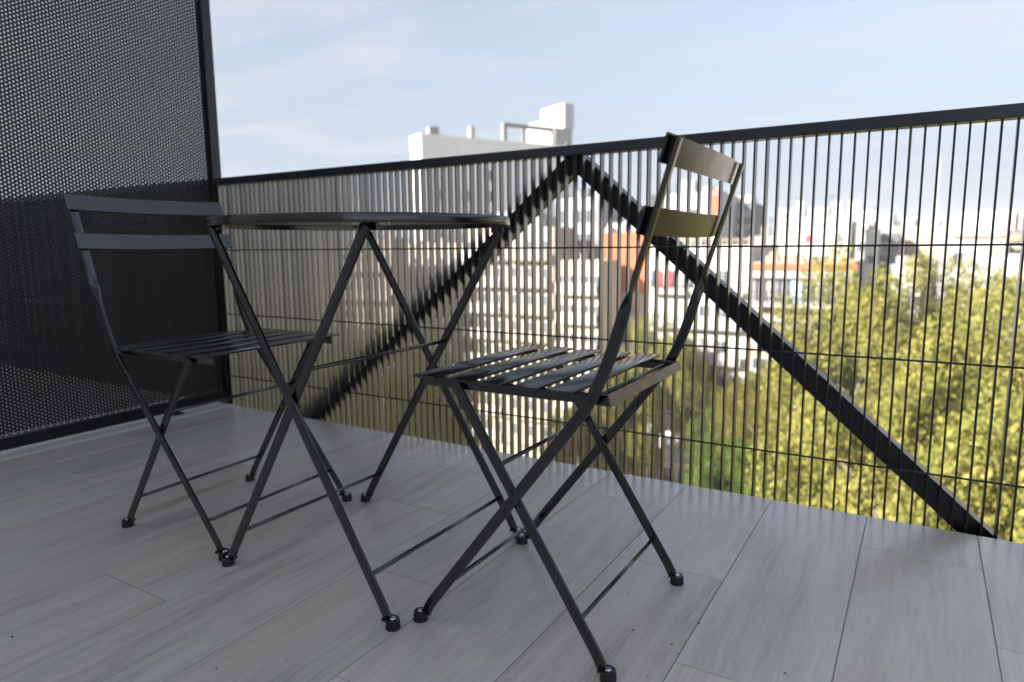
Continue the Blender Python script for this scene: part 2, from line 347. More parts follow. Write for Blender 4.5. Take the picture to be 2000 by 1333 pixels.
def tab_bm(bm, x0, x1, y, z):
    """flat end tab of a leg, round at the x1 end, over the foot"""
    s = 1 if x1 > x0 else -1; w = 0.0122; pts = []
    pts = [(x0, y - w), (x1, y - w)] + [(x1 + s * w * math.sin(a), y - w * math.cos(a)) for a in [math.pi * i / 8 for i in range(1, 8)]] + [(x1, y + w), (x0, y + w)]
    lo = [bm.verts.new((px_, py_, z)) for px_, py_ in pts]; hi = [bm.verts.new((px_, py_, z + 0.0042)) for px_, py_ in pts]
    bm.faces.new(lo[::-1]); bm.faces.new(hi)
    for i in range(len(pts)): bm.faces.new((lo[i], lo[(i + 1) % len(pts)], hi[(i + 1) % len(pts)], hi[i]))
def make_chair():
    root = empty('folding_chair')
    pm = M['paint']
    for s in (-1, 1):
        # backrest upright that runs on as the front leg; flat bar turned a quarter above the seat
        y = s * 0.1925
        P = smooth_path([(0.1755, y, 0.0185), (0.1640, y, 0.0400), (-0.157, y, 0.457), (-0.186, y, 0.520), (-0.2885, y, 0.846)], [0, .012, .05, .07, 0], 6)
        P = resample(P, 0.012); tw = []
        for p in P:
            t_ = min(1, max(0, (p.z - 0.585) / 0.070)); t_ = t_ * t_ * (3 - 2 * t_); tw.append(s * t_ * math.pi / 2)
        P2 = []
        for p in P:       # above the twist the bar sits a little further in
            P2.append(p)
        bm = bmesh.new(); sweep_bm(bm, P2, 0.0195, 0.0062, tw); tab_bm(bm, 0.171, 0.189, y, 0.0146); bmesh.ops.recalc_face_normals(bm, faces=bm.faces)
        me = mesh_of(bm, 'back_upright'); auto_smooth(me, 35); up = link('back_upright', me, pm, root)
        foot_set(up, 0.189, y, 1, pm)
        # rear leg, from the front of the seat to the rear foot
        y2 = s * 0.1835
        P = smooth_path([(-0.1785, y2, 0.0185), (-0.1700, y2, 0.0360), (0.1035, y2, 0.4640)], [0, .012, 0], 6)
        bm = bmesh.new(); sweep_bm(bm, resample(P, .03), 0.0195, 0.0062); tab_bm(bm, -0.174, -0.189, y2, 0.0146); bmesh.ops.recalc_face_normals(bm, faces=bm.faces)
        me = mesh_of(bm, 'rear_leg'); auto_smooth(me, 35); lg = link('rear_leg', me, pm, root)
        foot_set(lg, -0.189, y2, -1, pm)
        # pivot rivet
        bm = bmesh.new(); cyl_bm(bm, (-0.0140, y - s * 0.0100, 0.2865), (-0.0140, y + s * 0.0050, 0.2865), 0.0048, 14)
        me = mesh_of(bm, 'rivet'); auto_smooth(me); link('rivet', me, pm, root)
        bm = bmesh.new(); cyl_bm(bm, (-0.157, y - s * 0.012, 0.458), (-0.157, y + s * 0.0050, 0.458), 0.0042, 12)
        me = mesh_of(bm, 'rivet'); auto_smooth(me); link('rivet', me, pm, root)
        # seat side rail
        bm = bmesh.new(); sweep_bm(bm, [(0.176, s * 0.1740, 0.4615), (0.0, s * 0.1740, 0.4615), (-0.1820, s * 0.1740, 0.4615)], 0.0185, 0.0050, None, 0.0012)
        me = mesh_of(bm, 'seat_rail'); auto_smooth(me, 35); link('seat_rail', me, pm, root)
    for x in (0.1555, 0.0860, 0.0185, -0.0485, -0.1115):
        bm = bmesh.new(); box_bm(bm, (x - 0.0235, -0.206, 0.4715), (x + 0.0235, 0.206, 0.4765), 0.0014, 2)
        me = mesh_of(bm, 'seat_slat'); auto_smooth(me, 35); link('seat_slat', me, pm, root)
    link('rear_seat_bar', box_mesh((-0.0015, -0.1800, -0.0095), (0.0015, 0.1800, 0.0095), 0.0007), pm, root, (-0.1840, 0, 0.4615), (0, math.radians(11), 0))
    # backrest slats, slightly hollow, in front of the uprights
    ux = lambda z: -0.186 + (z - 0.520) * (-0.1025 / 0.326)
    tilt = math.atan(0.1025 / 0.326)
    for zc_ in (0.8280, 0.7320):
        bm = bmesh.new(); nseg = 16; rows = []
        n_ = Vector((math.cos(tilt), 0, math.sin(tilt))); up_ = Vector((-math.sin(tilt), 0, math.cos(tilt)))
        for i in range(nseg + 1):
            yy = -0.212 + 0.424 * i / nseg; bow = 0.013 * ((yy / 0.212) ** 2 - 0.80)
            base = Vector((ux(zc_), yy, zc_)) + n_ * (0.0062 + bow * 1.0)
            ring = [base + up_ * a + n_ * b for a, b in ((-.0205, 0), (-.0205, .0034), (-.0195, .0042), (.0195, .0042), (.0205, .0034), (.0205, 0))]
            rows.append([bm.verts.new(v) for v in ring])
        for i in range(nseg):
            for j in range(6): bm.faces.new((rows[i][j], rows[i][(j + 1) % 6], rows[i + 1][(j + 1) % 6], rows[i + 1][j]))
        bm.faces.new(rows[0][::-1]); bm.faces.new(rows[-1]); bmesh.ops.recalc_face_normals(bm, faces=bm.faces)
        me = mesh_of(bm, 'backrest_slat'); auto_smooth(me, 35); link('backrest_slat', me, pm, root)
    def xr(z): return -0.170 + (z - 0.036) * (0.2735 / 0.428)
    def xf(z): return 0.164 - (z - 0.040) * (0.321 / 0.417)
    rod('stretcher', (xr(0.328), -0.181, 0.328), (xr(0.328), 0.181, 0.328), 0.0040, pm, root)
    rod('stretcher', (xr(0.088), -0.181, 0.088), (xr(0.088), 0.181, 0.088), 0.0040, pm, root)
    rod('stretcher', (xf(0.080), -0.190, 0.080), (xf(0.080), 0.190, 0.080), 0.0040, pm, root)
    rod('stretcher', (-0.160, -0.174, 0.4640), (-0.160, 0.174, 0.4640), 0.0040, pm, root)
    return root
chairR = make_chair(); chairR.location = (1.2920, -0.7735, 0.0); chairR.rotation_euler = (0, 0, math.pi + math.radians(0.4))
tag(chairR, 'black metal folding bistro chair in front, turned left, backrest rising over the railing', 'chair', 'folding chairs at the table')
chairL = copy_tree(chairR); chairL.scale = (1.0, 1.045, 0.982); chairL.location = (0.3600, -0.8010, 0.0); chairL.rotation_euler = (0, 0, math.radians(2.6))
tag(chairL, 'black metal folding bistro chair standing against the perforated screen behind the table', 'chair', 'folding chairs at the table')

# ------------------------------------------------------------------ round table
tb = empty('bistro_table', (0.8330, -0.7870, 0)); tag(tb, 'round black metal folding bistro table with crossed legs between the two chairs', 'table')
TR = 0.3145; pm = M['paint']
bm = bmesh.new(); nseg = 96
prof = [(0.0, 0.7560), (TR - 0.006, 0.7570), (TR - 0.0022, 0.7608), (TR - 0.0008, 0.7612), (TR, 0.7600), (TR + 0.0006, 0.7450), (TR - 0.0004, 0.7436), (TR - 0.0022, 0.7446), (TR - 0.0030, 0.7535), (0.0, 0.7530)]
rows = []
for i in range(nseg):
    a = 2 * math.pi * i / nseg; rows.append([bm.verts.new((r_ * math.cos(a), r_ * math.sin(a), z_)) for r_, z_ in prof[1:-1]])
ct, cb = bm.verts.new((0, 0, prof[0][1])), bm.verts.new((0, 0, prof[-1][1]))
for i in range(nseg):
    A, B = rows[i], rows[(i + 1) % nseg]
    for j in range(len(A) - 1): bm.faces.new((A[j], B[j], B[j + 1], A[j + 1]))
    bm.faces.new((ct, B[0], A[0])); bm.faces.new((cb, A[-1], B[-1]))
bmesh.ops.recalc_face_normals(bm, faces=bm.faces)
me = mesh_of(bm, 'table_top'); auto_smooth(me, 40); link('table_top', me, pm, tb)
def tleg(s, y, sx):
    # from the top on the -sx side down to the foot on the +sx side
    ftx, tpx = sx * 0.2450, -sx * 0.2080
    P = smooth_path([(ftx - sx * 0.0130, y, 0.0185), (ftx - sx * 0.0240, y, 0.0400), (tpx, y, 0.7400)], [0, .012, 0], 6)
    bm = bmesh.new(); sweep_bm(bm, resample(P, .05), 0.0210, 0.0065); tab_bm(bm, ftx - sx * 0.018, ftx, y, 0.0146); bmesh.ops.recalc_face_normals(bm, faces=bm.faces)
    me = mesh_of(bm, 'leg'); auto_smooth(me, 35); lg = link('leg', me, pm, tb)
    foot_set(lg, ftx, y, sx, pm)
    # bracket under the top
    bm = bmesh.new(); box_bm(bm, (tpx - 0.016, y - s * 0.012 - 0.002, 0.7300), (tpx + 0.016, y - s * 0.012 + 0.002, 0.7528), 0.0006); box_bm(bm, (tpx - 0.016, y - s * 0.020 - 0.014, 0.7500), (tpx + 0.016, y - s * 0.020 + 0.0075, 0.7528), 0.0005)
    link('bracket', mesh_of(bm, 'bracket'), pm, tb)
    return P
for s in (-1, 1):
    tleg(s, s * 0.2290, 1); tleg(s, s * 0.2195, -1)
    bm = bmesh.new(); cyl_bm(bm, (0.0185, s * 0.214, 0.3900), (0.0185, s * 0.2340, 0.3900), 0.0050, 14); me = mesh_of(bm, 'rivet'); auto_smooth(me); 
    rv = link('rivet', me, pm, tb)
def xt(z, sx): return sx * (0.2210 - (z - 0.040) * (0.4290 / 0.700))
rv_x = xt(0.390, 1)
for o in tb.children:
    if o.name.startswith('rivet'): o.location.x = rv_x - 0.0185
rod('stretcher', (xt(0.089, 1), -0.227, 0.089), (xt(0.089, 1), 0.227, 0.089), 0.0042, pm, tb)
rod('stretcher', (xt(0.089, -1), -0.218, 0.089), (xt(0.089, -1), 0.218, 0.089), 0.0042, pm, tb)
rod('stretcher', (xt(0.468, -1), -0.218, 0.468), (xt(0.468, -1), 0.218, 0.468), 0.0042, pm, tb)

# ------------------------------------------------------------------ crumbs of dirt on the floor
bm = bmesh.new()
def fl(px, py):
    d = W_ + R_ * ((px - 1000.0) / FPX) + U_ * ((666.5 - py) / FPX); return CAM + d * (-CAM.z / d.z)
for px_, py_, s_ in ((1365, 1218, 3.2), (1237, 1232, 3.0), (1228, 1161, 2.2), (1312, 1260, 2.4), (1534, 1316, 3.0), (1326, 1278, 2.0), (423, 1307, 2.4), (1263, 1322, 2.0), (24, 1245, 3.5), (370, 1198, 2.4), (1420, 1187, 1.5), (560, 1290, 1.6), (1700, 1250, 1.6), (980, 1290, 1.5)):
    p = fl(px_, py_); r_ = bmesh.ops.create_icosphere(bm, subdivisions=1, radius=s_ * 0.00065)
    for v in r_['verts']:
        v.co = Vector((v.co.x * random.uniform(.8, 1.8), v.co.y * random.uniform(.8, 1.5), max(-0.0001, v.co.z * .6))) + Vector((p.x, p.y, 0.0008))
o = link('crumbs', mesh_of(bm, 'crumbs'), noise_mat('dirt', (0.04, 0.035, 0.03), (0.07, 0.06, 0.05), 200, rough=0.9)); tag(o, 'dark crumbs of dirt scattered on the plank tiles', 'dirt', kind='stuff')

# ------------------------------------------------------------------ the city: ground, street
M['asphalt'] = noise_mat('asphalt', (0.045, 0.045, 0.047), (0.065, 0.064, 0.063), 0.8, rough=0.9)
M['paving'] = noise_mat('paving', (0.26, 0.25, 0.235), (0.34, 0.33, 0.31), 0.6, rough=0.85)
M['ground'] = noise_mat('city_ground', (0.16, 0.15, 0.13), (0.24, 0.22, 0.19), 0.05, rough=0.9)
g = link('ground', box_mesh((-800, -800, GZ - 1), (800, 800, GZ)), M['ground']); tag(g, kind='structure')
# a street running away along azimuth about -18 degrees
sa = math.radians(-19.0); SD = Vector((math.sin(sa), math.cos(sa), 0)); SN = Vector((SD.y, -SD.x, 0))
S0 = Vector((CAM.x, CAM.y, 0)) + SD * 20 + SN * 1.0
def strip(name, off, w, z, z0, l, mat):
    me = box_mesh((-w / 2, 0, z0), (w / 2, l, z)); o = link(name, me, mat); p = S0 + SN * off; o.location = (p.x, p.y, 0); o.rotation_euler = (0, 0, -sa); tag(o, kind='structure'); return o
strip('street', 0, 9.0, GZ + 0.02, GZ - 0.5, 180, M['asphalt'])
strip('pavement', -6.3, 3.6, GZ + 0.15, GZ - 0.5, 180, M['paving']); strip('pavement', 6.3, 3.6, GZ + 0.15, GZ - 0.5, 180, M['paving'])

# ------------------------------------------------------------------ buildings
def wallmat(name, c, var=0.08, rough=0.85): return noise_mat(name, tuple(x * (1 - var) for x in c), tuple(min(0.9, x * (1 + var)) for x in c), 0.5, rough=rough, detail=6)
BM = {'chalk': wallmat('chalky_render', (0.80, 0.77, 0.73), .05), 'white': wallmat('white_stucco', (0.45, 0.44, 0.425), .05), 'cream': wallmat('cream_stucco', (0.33, 0.285, 0.23)), 'beige': wallmat('beige_stucco', (0.26, 0.21, 0.165)),
      'grey': wallmat('grey_render', (0.20, 0.20, 0.20)), 'dark': wallmat('dark_grey_render', (0.10, 0.105, 0.115)), 'orange': wallmat('terracotta_wall', (0.36, 0.10, 0.045), .12),
      'lav': wallmat('lavender_grey_render', (0.27, 0.27, 0.30)), 'pale': wallmat('pale_grey_render', (0.32, 0.31, 0.30)), 'teal': wallmat('blue_grey_render', (0.20, 0.25, 0.27)),
      'frame': wallmat('white_window_frame', (0.42, 0.42, 0.41)), 'iron': wallmat('dark_ironwork', (0.05, 0.05, 0.055)), 'red': wallmat('red_awning_cloth', (0.62, 0.05, 0.06)), 'blue': wallmat('blue_shutter', (0.30, 0.42, 0.60))}
mg, tg, bg_ = mat_new('window_glass'); nz_ = N(tg, 'ShaderNodeTexNoise'); nz_.inputs['Scale'].default_value = 0.4
rpg = N(tg, 'ShaderNodeValToRGB'); rpg.color_ramp.elements[0].color = (0.03, 0.035, 0.045, 1); rpg.color_ramp.elements[1].color = (0.10, 0.11, 0.13, 1); tg.links.new(nz_.outputs['Fac'], rpg.inputs[0]); tg.links.new(rpg.outputs[0], bg_.inputs['Base Color']); bg_.inputs['Roughness'].default_value = 0.12
BM['glass'] = mg
BM['roof'] = wallmat('roof_membrane', (0.40, 0.38, 0.36))
wcache = {}
def win_meshes(w, h):
    k_ = (round(w, 2), round(h, 2))
    if k_ not in wcache:
        bm = bmesh.new(); f = 0.09
        for lo, hi in (((-w / 2, -.10, 0), (-w / 2 + f, 0, h)), ((w / 2 - f, -.10, 0), (w / 2, 0, h)), ((-w / 2 + f, -.10, h - f), (w / 2 - f, 0, h)), ((-w / 2 - .06, -.14, -.08), (w / 2 + .06, 0, 0)), ((-f / 3, -.07, 0), (f / 3, 0, h - f))): box_bm(bm, lo, hi)
        fm = mesh_of(bm, 'window'); fm.materials.append(BM['frame'])
        gm = box_mesh((-w / 2 + f * .9, -.035, 0.005), (w / 2 - f * .9, -.015, h - f * .9)); gm.materials.append(BM['glass'])
        wcache[k_] = (fm, gm)
    return wcache[k_]
class Bld:
    def __init__(s, name, label, pxl, pxr, ytop, D, rot, depth, mat, ybase=None, cat='building', group='buildings beyond the railing'):
        s.rot = math.radians(rot); s.ex = Vector((math.cos(s.rot), math.sin(s.rot), 0)); s.ey = Vector((-s.ex.y, s.ex.x, 0))
        P = pix(pxl, 500, D); s.o = Vector((P.x, P.y, 0))
        Q = pix(pxr, 500, 10.0); dv = Vector((Q.x - CAM.x, Q.y - CAM.y, 0)); c0 = Vector((CAM.x, CAM.y, 0))
        # width so that the front face ends on the ray through pxr
        A = np.array([[s.ex.x, -dv.x], [s.ex.y, -dv.y]]); t_ = np.linalg.solve(A, np.array([(c0 - s.o).x, (c0 - s.o).y])); s.w = abs(t_[0]); s.d = depth; s.D = D
        s.zt = pix(pxl, ytop, D).z; s.zb = GZ + 0.003
        s.root = empty(name, (s.o.x, s.o.y, s.zb), s.rot); tag(s.root, label, cat, group)
        H = s.zt - s.zb; s.H = H
        bm = bmesh.new(); box_bm(bm, (0, 0, 0), (s.w, depth, H)); link('wall', mesh_of(bm, 'wall'), BM[mat], s.root)
        # parapet and roof deck
        p = 0.25; bm = bmesh.new()
        for lo, hi in (((-.06, -.06, H), (s.w + .06, p, H + .55)), ((-.06, depth - p, H), (s.w + .06, depth + .06, H + .55)), ((-.06, p, H), (p, depth - p, H + .55)), ((s.w - p, p, H), (s.w + .06, depth - p, H + .55))): box_bm(bm, lo, hi)
        s.clutter(H)
        s.mat = mat; link('parapet', mesh_of(bm, 'parapet'), BM[mat], s.root)
    def clutter(s, H):
        for i in range(min(7, 2 + int(s.w / 2.2))):
            x, y = random.uniform(.6, max(.7, s.w - .6)), random.uniform(.5, min(s.d - .4, 3.5)); k_ = random.random()
            if k_ < .45:
                bm = bmesh.new(); h = random.uniform(1.4, 3.0); cyl_bm(bm, (x, y, H), (x, y, H + h), .035, 6)
                for j in range(3): cyl_bm(bm, (x - .5 + .1 * j, y, H + h - .12 - .22 * j), (x + .5 - .1 * j, y, H + h - .12 - .22 * j), .018, 5)
                link('aerial', mesh_of(bm, 'aerial'), BM['iron'], s.root)
            elif k_ < .75:
                w_ = random.uniform(.35, .8); link('vent', box_mesh((x - w_ / 2, y - w_ / 2, H + .001), (x + w_ / 2, y + w_ / 2, H + random.uniform(.7, 1.5)), .03), BM[random.choice(('pale', 'grey', 'beige', 'white'))], s.root)
            else:
                w_ = random.uniform(.8, 1.8); link('roof_shed', box_mesh((x - w_ / 2, y, H + .001), (x + w_ / 2, y + 1.4, H + random.uniform(1.0, 1.9)), .03), BM[random.choice(('pale', 'grey', 'beige', 'lav'))], s.root)
    def box(s, name, x0, x1, y0, y1, z0, z1, mat, bev=0.0):
        """x along the front, y back from the front, z measured from the wall top"""
        return link(name, box_mesh((x0, y0, s.H + z0), (x1, y1, s.H + z1), bev), BM[mat], s.root)
    def window(s, x, z, w, h, face='front'):
        fm, gm = win_meshes(w, h)
        if face == 'front': loc, r = (x, 0.0, s.H + z), 0
        else: loc, r = (s.w, x, s.H + z), math.pi / 2
        f = link('window', fm, None, s.root, loc, (0, 0, r)); link('pane', gm, None, f)
    def rows(s, n, first, storey, cols, w, h, face='front', skip=0.12, side_len=None):
        L = s.w if face == 'front' else (side_len or s.d)
        for i in range(n):
            z = -first - i * storey
            if s.H + z < 1: break
            for j in range(cols):
                if random.random() < skip: continue
                s.window(L * (j + .5) / cols, z, w, h, face)
    def balconies(s, n, first, storey, x0, x1, out=1.2, par='wall', mat=None, rail='solid'):
        for i in range(n):
            z = -first - i * storey
            if s.H + z < 1: break
            b = s.box('balcony', x0, x1, -out, -0.004, z - .18, z, mat or s.mat)
            if rail == 'solid':
                link('balustrade', box_mesh((x0, -out - .05, s.H + z + .003), (x1, -out + .07, s.H + z + .95)), BM[mat or s.mat], b)
            else:
                bm = bmesh.new(); nx = max(3, int((x1 - x0) / .35))
                for q_ in range(nx + 1):
                    x = x0 + (x1 - x0) * q_ / nx; box_bm(bm, (x - .035, -out, s.H + z + .003), (x + .035, -out + .05, s.H + z + .9))
                box_bm(bm, (x0, -out - .02, s.H + z + .9), (x1, -out + .08, s.H + z + .98)); box_bm(bm, (x0, -out - .01, s.H + z + .42), (x1, -out + .06, s.H + z + .5))
                link('balustrade', mesh_of(bm, 'balustrade'), BM['iron'], b)
    def tank(s, x, y, z, r=0.8, h=1.6):
        bm = bmesh.new(); cyl_bm(bm, (x, y, s.H + z), (x, y, s.H + z + h), r, 16); cyl_bm(bm, (x, y, s.H + z + h), (x, y, s.H + z + h + .3), r * .98, 16, r * .25)
        link('water_tank', mesh_of(bm, 'water_tank'), BM['pale'], s.root)

# white tower with penthouse, left of centre
b = Bld('apartment_tower', 'tall cream tower with a white stepped rooftop block showing above the top rail', 808, 828, 276, 95, -26, 26.0, 'chalk')
b.box('rooftop_block', -2.6, b.w + .1, 23.4, 25.2, 3.1, 6.7, 'white'); b.box('rooftop_block', -8.2, -2.6, 23.6, 25.1, -.2, 5.1, 'white'); b.box('rooftop_block', -2.6, b.w - .05, 21.8, 25.0, 0.0, 3.1, 'pale')
b.box('pergola_beam', b.w - .9, b.w - .3, 13.0, 21.75, 2.6, 3.1, 'grey'); b.box('pergola_post', b.w - .9, b.w - .3, 13.0, 13.6, 0.0, 2.6, 'grey'); b.box('pergola_post', b.w - .9, b.w - .4, 16.6, 16.9, 0.0, 2.6, 'dark'); b.box('chimney', b.w - 1.6, b.w - .9, 8.0, 8.7, 0, 2.3, 'pale')
b.window(24.0, .2, .6, .9, 'right')
b.rows(9, 5.0, 2.9, 6, 1.1, 1.4, 'right', .45)
# cream block with balconies (behind the bars, centre left)
b = Bld('apartment_block', 'cream apartment block with stacked balconies, seen through the bars left of the brace apex', 907, 1082, 458, 74, 0, 5, 'cream')
b.rows(8, 2.2, 2.75, 6, 1.3, 1.5, 'front', .08); b.balconies(8, 2.6, 2.75, 0.4, b.w * .46, 1.1, mat='white'); b.balconies(8, 2.6, 2.75, b.w * .54, b.w - .3, 1.1, mat='cream')
b.box('rooftop_block', 2, 5.5, 3, 8, 0.0, 2.4, 'grey'); b.box('rooftop_block', 6.2, 8.6, 2, 6, 0, 1.7, 'pale')
# narrow taller grey block
b = Bld('apartment_block', 'narrow grey apartment block with dark windows rising under the apex of the diagonal braces', 1086, 1168, 398, 84, 0, 8, 'lav')
b.rows(10, 2.4, 2.8, 3, 1.4, 1.6, 'front', .05); b.balconies(8, 6.0, 2.8, .3, b.w - .3, 1.0, mat='cream'); b.box('rooftop_block', 1.2, 3.4, 2, 6, 0, 1.8, 'dark'); b.tank(4.2, 3, 0.5)
# lower cream building in front of it
b = Bld('apartment_block', 'low beige building with white window bands beside the terracotta wall', 1090, 1176, 520, 66, 0, 4, 'cream')
b.rows(7, 2.3, 2.8, 4, 1.1, 1.5, 'front', .05); b.balconies(7, 2.5, 2.8, .2, b.w - .2, 0.9, mat='white')
# terracotta gable
b = Bld('house', 'building with a bright terracotta orange wall just left of the chair back', 1172, 1262, 466, 70, -4, 9, 'orange')
b.box('facade_panel', 0.3, b.w - 0.2, -.10, -.003, -9.5, -5.4, 'cream'); b.rows(6, 7.6, 2.9, 3, 1.1, 1.5, 'front', .1); b.box('rooftop_block', 0.3, 2.2, 1, 4, .3, 1.5, 'white'); b.balconies(5, 8.4, 2.9, .2, b.w - .2, .9, mat='pale')
# far white blocks behind the chair back
b = Bld('apartment_block', 'far white block whose top shows between the two slats of the chair back', 1268, 1404, 388, 118, 2, 16, 'white')
b.rows(7, 3.2, 3.0, 4, 1.4, 1.3, 'front', .35); b.box('rooftop_block', 3.5, 6.5, 3, 8, 0, 2.8, 'white'); b.box('chimney_stack', b.w - 1.6, b.w - .2, -.06, 5, -4.5, 0.8, 'orange'); b.tank(8.6, 4, .3, .9, 1.4)
# grey balcony tower
b = Bld('apartment_tower', 'distant dark grey tower of open balconies on an orange base, right of the chair back', 1404, 1467, 404, 128, 3, 14, 'dark')
b.balconies(4, 1.9, 2.2, -.4, b.w + .2, 1.3, mat='lav'); b.rows(4, 1.7, 2.2, 4, 1.1, 1.4, 'front', .1); b.box('rooftop_block', .6, b.w - .6, 1, 8, 0, 1.8, 'white'); b.box('facade_panel', -.2, b.w + .2, -1.5, -.01, -9.2, -6.6, 'orange')
# white building with balustrades, red curtains
b = Bld('apartment_block', 'white apartment block with iron balconies and a red window blind behind the chair upright', 1268, 1466, 494, 61, 0, 12, 'white')
for i in range(8):
    for z0 in (0.10,):
        pass
bal = bmesh.new()
for i in range(20):
    x = b.w * (i + .5) / 20; cyl_bm(bal, (x, .1, b.H + .555), (x, .1, b.H + 1.0), .10, 8, .07)
box_bm(bal, (-.05, -.05, b.H + 1.0), (b.w + .05, .28, b.H + 1.12)); link('roof_balustrade', mesh_of(bal, 'roof_balustrade'), BM['beige'], b.root)
b.rows(7, 3.0, 2.95, 6, 1.1, 1.6, 'front', .15); b.balconies(1, 3.3, 2.95, .5, b.w * .42, 1.0, rail='iron', mat='white'); b.balconies(1, 3.3, 2.95, b.w * .58, b.w - .3, 1.0, rail='iron', mat='white'); b.balconies(6, 6.2, 2.95, .3, b.w - .3, 1.1, mat='lav')
b.box('red_blind', 1.0, 1.25, -.22, -.16, -3.0, -1.7, 'red'); b.box('red_blind', 1.85, 2.15, -.22, -.16, -3.0, -1.7, 'red')
# building with a terracotta band
b = Bld('apartment_block', 'grey building with a long terracotta band above dark windows, left of the big tree', 1474, 1668, 526, 55, 0, 10, 'beige')
b.box('cornice', -.3, b.w + .3, -.75, -.003, -.02, .42, 'orange'); b.box('cornice', -.2, b.w + .2, -.60, -.003, -.62, -.024, 'pale')
for i in range(6):
    b.window(b.w * (i + .5) / 6, -2.45, 1.1, 1.7)
b.box('shutter', b.w * .40, b.w * .40 + .75, -.20, -.14, -2.5, -.75, 'blue'); b.balconies(1, 2.55, 2.9, .2, b.w - .2, 1.2, rail='iron', mat='pale'); b.rows(6, 5.4, 2.9, 5, 1.2, 1.6, 'front', .1); b.balconies(5, 5.5, 2.9, .2, b.w - .2, 1.1, mat='pale')
# big white block behind it
b = Bld('apartment_block', 'big bright white block with chimneys above the terracotta band', 1512, 1658, 438, 76, 2, 12, 'white')
b.box('rooftop_block', 0.2, 2.4, .5, 4, .2, 1.5, 'white'); b.box('chimney', 1.9, 2.6, .4, 1.1, .2, 2.3, 'pale'); b.box('rooftop_block', 3.0, 4.9, 1, 4, .2, 1.6, 'pale'); b.box('chimney', 5.2, 6.1, .2, 1.2, .1, 2.1, 'white'); b.box('chimney', 6.7, 7.6, .2, 1.2, .1, 2.1, 'white')
b.window(3.3, -1.9, .9, .8); b.box('red_blind', 3.05, 3.6, -.2, -.15, -1.85, -1.2, 'red'); b.window(6.0, -2.0, .6, 1.1); b.window(5.0, -3.9, .7, .7); b.rows(3, 5.0, 2.9, 4, .9, 1.1, 'front', .3)
b.box('cornice', -.1, b.w + .1, -.12, -.003, -.25, -.02, 'pale')
# to the left of it
b = Bld('house', 'low grey building with a flat roof between the white block and the grey tower', 1462, 1524, 470, 90, 4, 9, 'grey'); b.rows(3, 2.0, 2.8, 3, 1.0, 1.2)
# buildings towards the right
b = Bld('house', 'small white cube-like house over the left end of the big tree', 1688, 1716, 458, 80, 3, 8, 'white'); b.box('rooftop_block', .2, 1.0, .2, 2, .2, 1.4, 'grey'); b.rows(2, 3.0, 2.8, 1, .8, .9)
b = Bld('apartment_block', 'pale grey block with cluttered roof right behind the small white cube', 1655, 1742, 452, 98, 5, 12, 'pale'); b.rows(4, 2.6, 2.9, 5, 1.0, 1.2); b.box('rooftop_block', 1, 3, 1, 4, .2, 2.6, 'white'); b.tank(4.5, 2, .3); b.box('rooftop_block', 5.2, 6.4, 1, 4, .2, 1.2, 'dark')
b = Bld('house', 'dark roofed low building in the gap right of the white cube', 1722, 1756, 466, 86, 5, 9, 'dark'); b.rows(2, 1.6, 2.8, 2, .9, 1.1)
b = Bld('apartment_block', 'beige flat-fronted block below the thin antenna mast', 1752, 1872, 452, 92, 5, 12, 'cream'); b.rows(4, 4.6, 2.9, 5, 1.0, 1.3, 'front', .3); b.box('rooftop_block', .4, 1.6, 1, 3, .2, 1.6, 'white'); b.box('rooftop_block', 5.2, 6.2, 1, 3, .2, 1.2, 'white')
b = Bld('apartment_block', 'white block with a raised roof room between the two tree tops on the right', 1862, 1968, 458, 72, 4, 12, 'white'); b.rows(4, 2.7, 2.9, 5, .9, 1.2, 'front', .25); b.box('rooftop_block', .7, 4.4, 1, 5, .1, 2.0, 'white'); b.box('cornice', -.15, b.w + .15, -.3, -.003, -.3, -.02, 'beige'); b.tank(4.9, 2, .3, .5, 1.2)
b = Bld('apartment_block', 'white and blue-grey block with dark windows at the right edge beside the tree', 1926, 2080, 520, 52, 3, 12, 'white'); b.box('facade_panel', .05, b.w - .05, -.12, -.003, -1.6, -.7, 'teal'); b.rows(4, 2.9, 2.9, 4, 1.6, 1.3, 'front', .1); b.balconies(3, 5.6, 2.9, .2, b.w - .2, 1.0, mat='teal')
b = Bld('house', 'white house gable glimpsed in the dip between the two tree tops', 1746, 1802, 538, 58, 3, 9, 'white'); b.rows(3, 2.6, 2.9, 2, .9, 1.2)
b = Bld('house', 'long row of pale roofs with arched windows at the far right skyline', 1956, 2120, 468, 84, 6, 10, 'cream'); b.rows(3, 2.4, 2.9, 6, 1.0, 1.5, 'front', .1); b.box('rooftop_block', 2, 4, 1, 4, .2, 1.4, 'white'); b.box('cornice', -.1, b.w + .1, -.35, -.003, -.25, -.02, 'beige')
# left of centre, seen as slivers between the bars
b = Bld('apartment_block', 'beige apartment block seen in slivers between the bars under the table', 560, 770, 478, 78, 6, 2.5, 'beige'); b.rows(8, 2.5, 2.9, 6, 1.2, 1.5, 'front', .1); b.balconies(8, 2.7, 2.9, .3, b.w - .3, 1.0, mat='cream')
b = Bld('apartment_block', 'cream apartment block seen in slivers between the bars right of the table leg', 772, 903, 486, 80, 4, 2.5, 'cream'); b.rows(8, 2.5, 2.9, 5, 1.2, 1.5, 'front', .1); b.balconies(8, 2.7, 2.9, .3, b.w - .3, 1.0, mat='white')
